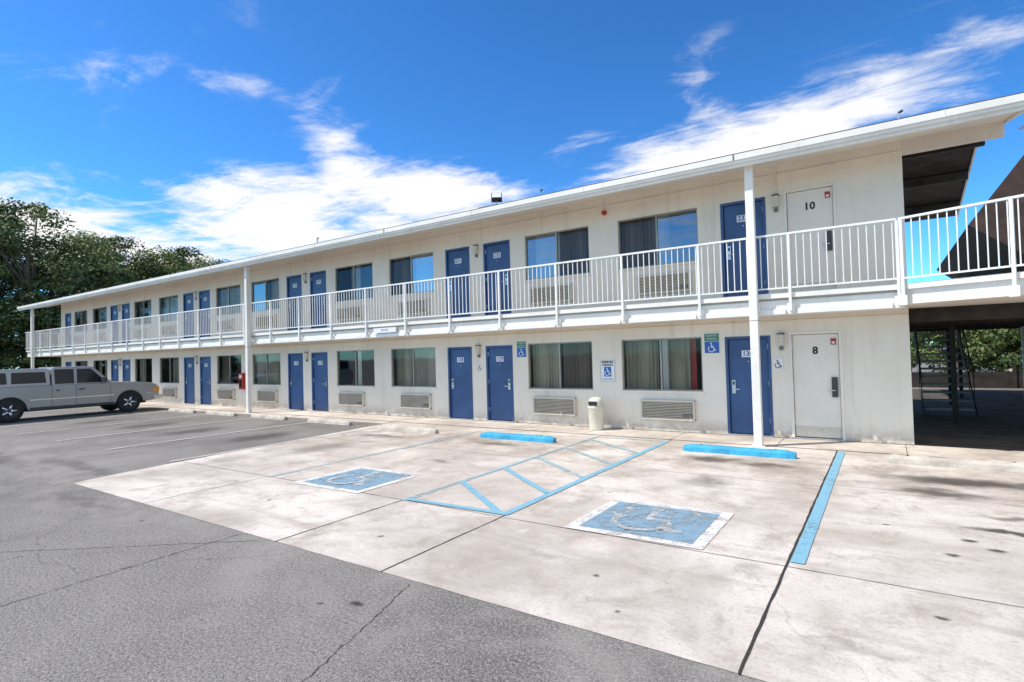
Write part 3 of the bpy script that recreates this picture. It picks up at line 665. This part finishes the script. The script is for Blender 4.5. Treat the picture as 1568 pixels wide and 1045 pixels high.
# ------------------------------------------------------------------ trees
def tree_mesh(name,seed,H,Rw,low,leafmat='leaf',nclump=95,per=165,ls=.25):
    r=np.random.RandomState(seed);b=B()
    lean=r.uniform(-.4,.4,2);p=Vector((0,0,-.1));n=6;pts=[p]
    for i in range(1,n+1): pts.append(Vector((lean[0]*i/n+r.uniform(-.15,.15),lean[1]*i/n+r.uniform(-.15,.15),H*.75*i/n)))
    for i in range(n): b.tube(pts[i],pts[i+1],.34*(1-i/n*.8)*H/12,.34*(1-(i+1)/n*.8)*H/12,'bark',8,False)
    cl=[]
    lobes=[(r.uniform(-.5,.5)*Rw,r.uniform(-.5,.5)*Rw,r.uniform(low+.25*(H-low),H*.86),r.uniform(.45,.7)*Rw) for _ in range(7)]
    lobes.append((0,0,H-.42*Rw,.42*Rw))
    while len(cl)<nclump:
        L=lobes[r.randint(len(lobes))];d=r.normal(size=3);d/=np.linalg.norm(d);q=L[3]*r.uniform(.45,1.)**.5
        c=np.array([L[0],L[1],L[2]])+d*q*np.array([1,1,.85])
        if c[2]>low and c[2]<H*1.02: cl.append((c,r.uniform(.4,1.0)*Rw/4.2))
    for i in range(0,len(cl),4):
        c,_=cl[i];s=pts[min(n,max(1,int(n*c[2]/H*.8)))];b.tube(s,Vector(c),.09*H/12,.03,'bark',5,False)
    V=[np.array(b.v)];F=list(b.f);MI=list(b.m);tint=[np.zeros(len(b.v))];base=len(b.v)
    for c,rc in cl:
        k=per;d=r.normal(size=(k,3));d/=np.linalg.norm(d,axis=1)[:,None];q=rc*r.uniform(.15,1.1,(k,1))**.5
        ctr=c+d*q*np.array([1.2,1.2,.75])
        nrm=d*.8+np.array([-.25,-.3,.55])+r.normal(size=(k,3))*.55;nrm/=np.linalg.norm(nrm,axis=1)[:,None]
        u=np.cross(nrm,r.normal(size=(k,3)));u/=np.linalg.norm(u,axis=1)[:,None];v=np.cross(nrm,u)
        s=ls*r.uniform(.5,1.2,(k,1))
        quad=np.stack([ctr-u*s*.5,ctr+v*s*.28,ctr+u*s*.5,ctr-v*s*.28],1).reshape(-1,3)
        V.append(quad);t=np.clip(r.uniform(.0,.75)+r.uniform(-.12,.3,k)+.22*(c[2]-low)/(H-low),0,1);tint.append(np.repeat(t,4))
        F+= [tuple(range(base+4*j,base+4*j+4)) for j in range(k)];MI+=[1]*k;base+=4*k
    V=np.concatenate(V);me=bpy.data.meshes.new(name);me.from_pydata(V.tolist(),[],F)
    me.materials.append(M['bark']);me.materials.append(M[leafmat]);me.polygons.foreach_set('material_index',MI)
    a=me.attributes.new('tint','FLOAT','POINT');a.data.foreach_set('value',np.concatenate(tint).astype(np.float32));me.update();return me
TM=[tree_mesh('deciduous_tree_%s'%c,11+i,13.,4.6,.6) for i,c in enumerate('abc')]
def tree(az,dist,h,v,name='deciduous_tree',sx=1.):
    o=bpy.data.objects.new(name,TM[v]);col.objects.link(o);s=h/13.
    o.location=(math.sin(rad(az))*dist,math.cos(rad(az))*dist,0);o.rotation_euler[2]=random.uniform(-1.2,1.2);o.scale=(s*sx,s*sx,s)
for az,dist,h,v,sx in ((-80,62,14,0,1.2),(-77.3,60,15.2,1,1.1),(-75.3,58,15.2,2,1.1),(-73.4,60,13.4,0,1.15),(-71.6,62,13.8,1,1.1),(-69.9,66,14.5,2,1.1),(-68.2,70,14.2,0,1.1),(-66.5,72,14.6,1,1.1),(-64.9,76,15.7,2,1.1),(-63.3,80,15.8,0,1.1),(-61.9,84,15.8,1,1.0),(-60.6,90,15.4,2,1.0),(-84,55,12,2,1.3),(-75,74,14.5,0,1.4),(-71.5,78,14.6,1,1.4),(-68,86,15,2,1.4)):
    tree(az,dist,h,v,sx=sx)
shm=tree_mesh('shrub_mesh',31,4.2,2.6,.1,'leaf2',60,160,.17)
for x,y,s in ((2.6,32,.95),(5.0,33,1.1),(7.6,34,1.1),(1.0,38,1.2),(10,36,1.2),(4.0,39,1.4),(7,41,1.5)):
    o=bpy.data.objects.new('shrub',shm);col.objects.link(o);o.location=(x,y,0);o.scale=(s,s,s);o.rotation_euler[2]=random.uniform(0,6)
b_me=tree_mesh('hedge_mesh',41,3.4,3.2,.1,'leaf',70,150,.24)
for i in range(12):
    o=bpy.data.objects.new('hedge_bush',b_me);col.objects.link(o);o.location=(-56-1.5*(i%2),-6+i*4.0,0);o.rotation_euler[2]=random.uniform(0,6);s=random.uniform(.8,1.15);o.scale=(s,s,s)
b=B();b.box(-2,20,28,28.1,0,.62,'brown')
for i in range(12): b.box(-2+i*2,-1.9+i*2,27.93,27.999,0,.8,'brown')
b.obj('low_fence')
nb=empty('brown_roof_building');b=B()
b.box(5.2,22,29,43,0,4.69,'stucco');b.box(7.2,8.9,28.96,28.999,1.,3.2,'darkalu');b.obj('walls',nb)
b=B()
b.poly([(2.9,28,6.4),(6.6,28,11.6),(6.6,44,11.6),(2.9,44,6.4)],'brownroof');b.poly([(6.6,28,11.6),(22,28,11.6),(22,44,11.6),(6.6,44,11.6)],'brownroof')
b.poly([(2.9,28,6.4),(4.9,28,4.7),(22,28,4.7),(22,28,11.6),(6.6,28,11.6)],'brownroof');b.poly([(2.9,28,6.4),(4.9,28,4.7),(4.9,44,4.7),(2.9,44,6.4)],'brown');b.poly([(4.9,28,4.7),(22,28,4.7),(22,44,4.7),(4.9,44,4.7)],'brown')
b.obj('mansard_roof',nb)
# ------------------------------------------------------------------ light
sd=Vector((.53,.45,-1.)).normalized()
sl=bpy.data.lights.new('sun','SUN');sl.energy=5.;sl.angle=rad(.5);sl.color=(1.,.95,.87)
so=bpy.data.objects.new('sun',sl);col.objects.link(so);so.rotation_euler=sd.to_track_quat('-Z','Y').to_euler()
world=bpy.data.worlds.new('World');scene.world=world;world.use_nodes=True
nt=world.node_tree;N=nt.nodes;Lk=nt.links;N.clear()
out=N.new('ShaderNodeOutputWorld');bg=N.new('ShaderNodeBackground');bg.inputs[1].default_value=.15
sky=N.new('ShaderNodeTexSky');sky.sky_type='NISHITA';sky.sun_disc=False
sky.sun_elevation=math.asin(-sd.z);sky.sun_rotation=math.atan2(-sd.x,-sd.y);sky.altitude=1200;sky.dust_density=.4;sky.air_density=1.;sky.ozone_density=2.5
tc=N.new('ShaderNodeTexCoord');vec=tc.outputs['Generated']
sep=N.new('ShaderNodeSeparateXYZ');Lk.new(vec,sep.inputs[0]);X,Y,Z_=sep.outputs
az=mth(nt,'MULTIPLY',mth(nt,'ARCTAN2',X,Y),180/math.pi)
el=mth(nt,'MULTIPLY',mth(nt,'ARCSINE',Z_),180/math.pi)
zc=mth(nt,'MAXIMUM',Z_,.06)
cb=N.new('ShaderNodeCombineXYZ');Lk.new(mth(nt,'DIVIDE',X,zc),cb.inputs[0]);Lk.new(mth(nt,'DIVIDE',Y,zc),cb.inputs[1])
cm=N.new('ShaderNodeMapping');cm.inputs['Rotation'].default_value=(0,0,rad(-25));cm.inputs['Scale'].default_value=(1.,2.2,1);Lk.new(cb.outputs[0],cm.inputs[0])
n1=noise(nt,cm.outputs[0],1.3,6,.64,1.1)
n2=noise(nt,cb.outputs[0],3.2,6,.72,.5)
wn=N.new('ShaderNodeTexNoise');wn.inputs['Scale'].default_value=1.3;wn.inputs['Detail'].default_value=4;Lk.new(cb.outputs[0],wn.inputs['Vector'])
ws=N.new('ShaderNodeSeparateColor');Lk.new(wn.outputs['Color'],ws.inputs[0])
azw=mth(nt,'ADD',az,mth(nt,'MULTIPLY',mth(nt,'SUBTRACT',ws.outputs[0],.5),14))
elw=mth(nt,'ADD',el,mth(nt,'MULTIPLY',mth(nt,'SUBTRACT',ws.outputs[1],.5),7))
tot=None
for a0,e0,sa,se,rot,s in ((-77,11,9,3.2,0,1.25),(-67,9,7,3.0,0,1.1),(-57,13.5,9,4.2,8,1.2),(-50,18,3.6,5.0,-12,1.0),(-42,16,9,3.2,0,1.15),(-15,17.5,11,3.6,14,1.25),(-5,19.5,9,3.6,5,1.1),(-14.5,24,2.5,3.4,-20,.58),(7,22.5,9,2.6,12,.58),(-60,23.8,8,1.1,-4,.42),(-25,21,6,2,20,.5),(-71,23.5,6,2.0,14,.38),
   (80,25,50,14,0,.9),(180,35,75,25,0,1.),(-180,35,75,25,0,1.)):  # this row: unseen cloud banks added for whiter fill light
    ca,sn=math.cos(rad(rot)),math.sin(rad(rot))
    da=mth(nt,'SUBTRACT',azw,a0);de=mth(nt,'SUBTRACT',elw,e0)
    u=mth(nt,'ADD',mth(nt,'MULTIPLY',da,ca/sa),mth(nt,'MULTIPLY',de,sn/sa));v=mth(nt,'ADD',mth(nt,'MULTIPLY',da,-sn/se),mth(nt,'MULTIPLY',de,ca/se))
    g=mth(nt,'MULTIPLY',mth(nt,'EXPONENT',mth(nt,'MULTIPLY',mth(nt,'ADD',mth(nt,'MULTIPLY',u,u),mth(nt,'MULTIPLY',v,v)),-.7)),s)
    tot=g if tot is None else mth(nt,'MAXIMUM',tot,g)
dn=mth(nt,'ADD',mth(nt,'MULTIPLY',n1,1.15),mth(nt,'MULTIPLY',n2,.75))
f=mrange(nt,mth(nt,'ADD',mth(nt,'MULTIPLY',tot,.8),dn),1.16,1.80)
f=mth(nt,'MULTIPLY',f,mrange(nt,tot,.03,.4))
gm=N.new('ShaderNodeGamma');gm.inputs[1].default_value=1.3;Lk.new(sky.outputs[0],gm.inputs[0])
skyc=mixc(nt,1.,gm.outputs[0],(.34,.73,.95),'MULTIPLY')
cl=mixc(nt,f,skyc,(7.2,7.1,7.05))
Lk.new(cl,bg.inputs[0]);Lk.new(bg.outputs[0],out.inputs[0])
# ------------------------------------------------------------------ camera
cam=bpy.data.cameras.new('camera');cam.sensor_width=36;cam.lens=844.9/1568*36;cam.clip_end=2000;cam.clip_start=.05
c=bpy.data.objects.new('camera',cam);col.objects.link(c)
y_,p_,r_=map(rad,(33.985,1.339,1.543))
fw=Vector((-math.sin(y_)*math.cos(p_),math.cos(y_)*math.cos(p_),math.sin(p_)));rt=Vector((math.cos(y_),math.sin(y_),0));up=rt.cross(fw)
rt2=rt*math.cos(r_)-up*math.sin(r_);up2=rt*math.sin(r_)+up*math.cos(r_)
m=Matrix((rt2,up2,-fw)).transposed().to_4x4();m.translation=(0,0,1.817);c.matrix_world=m
scene.camera=c
scene.view_settings.view_transform='Standard';scene.view_settings.look='None';scene.view_settings.exposure=0
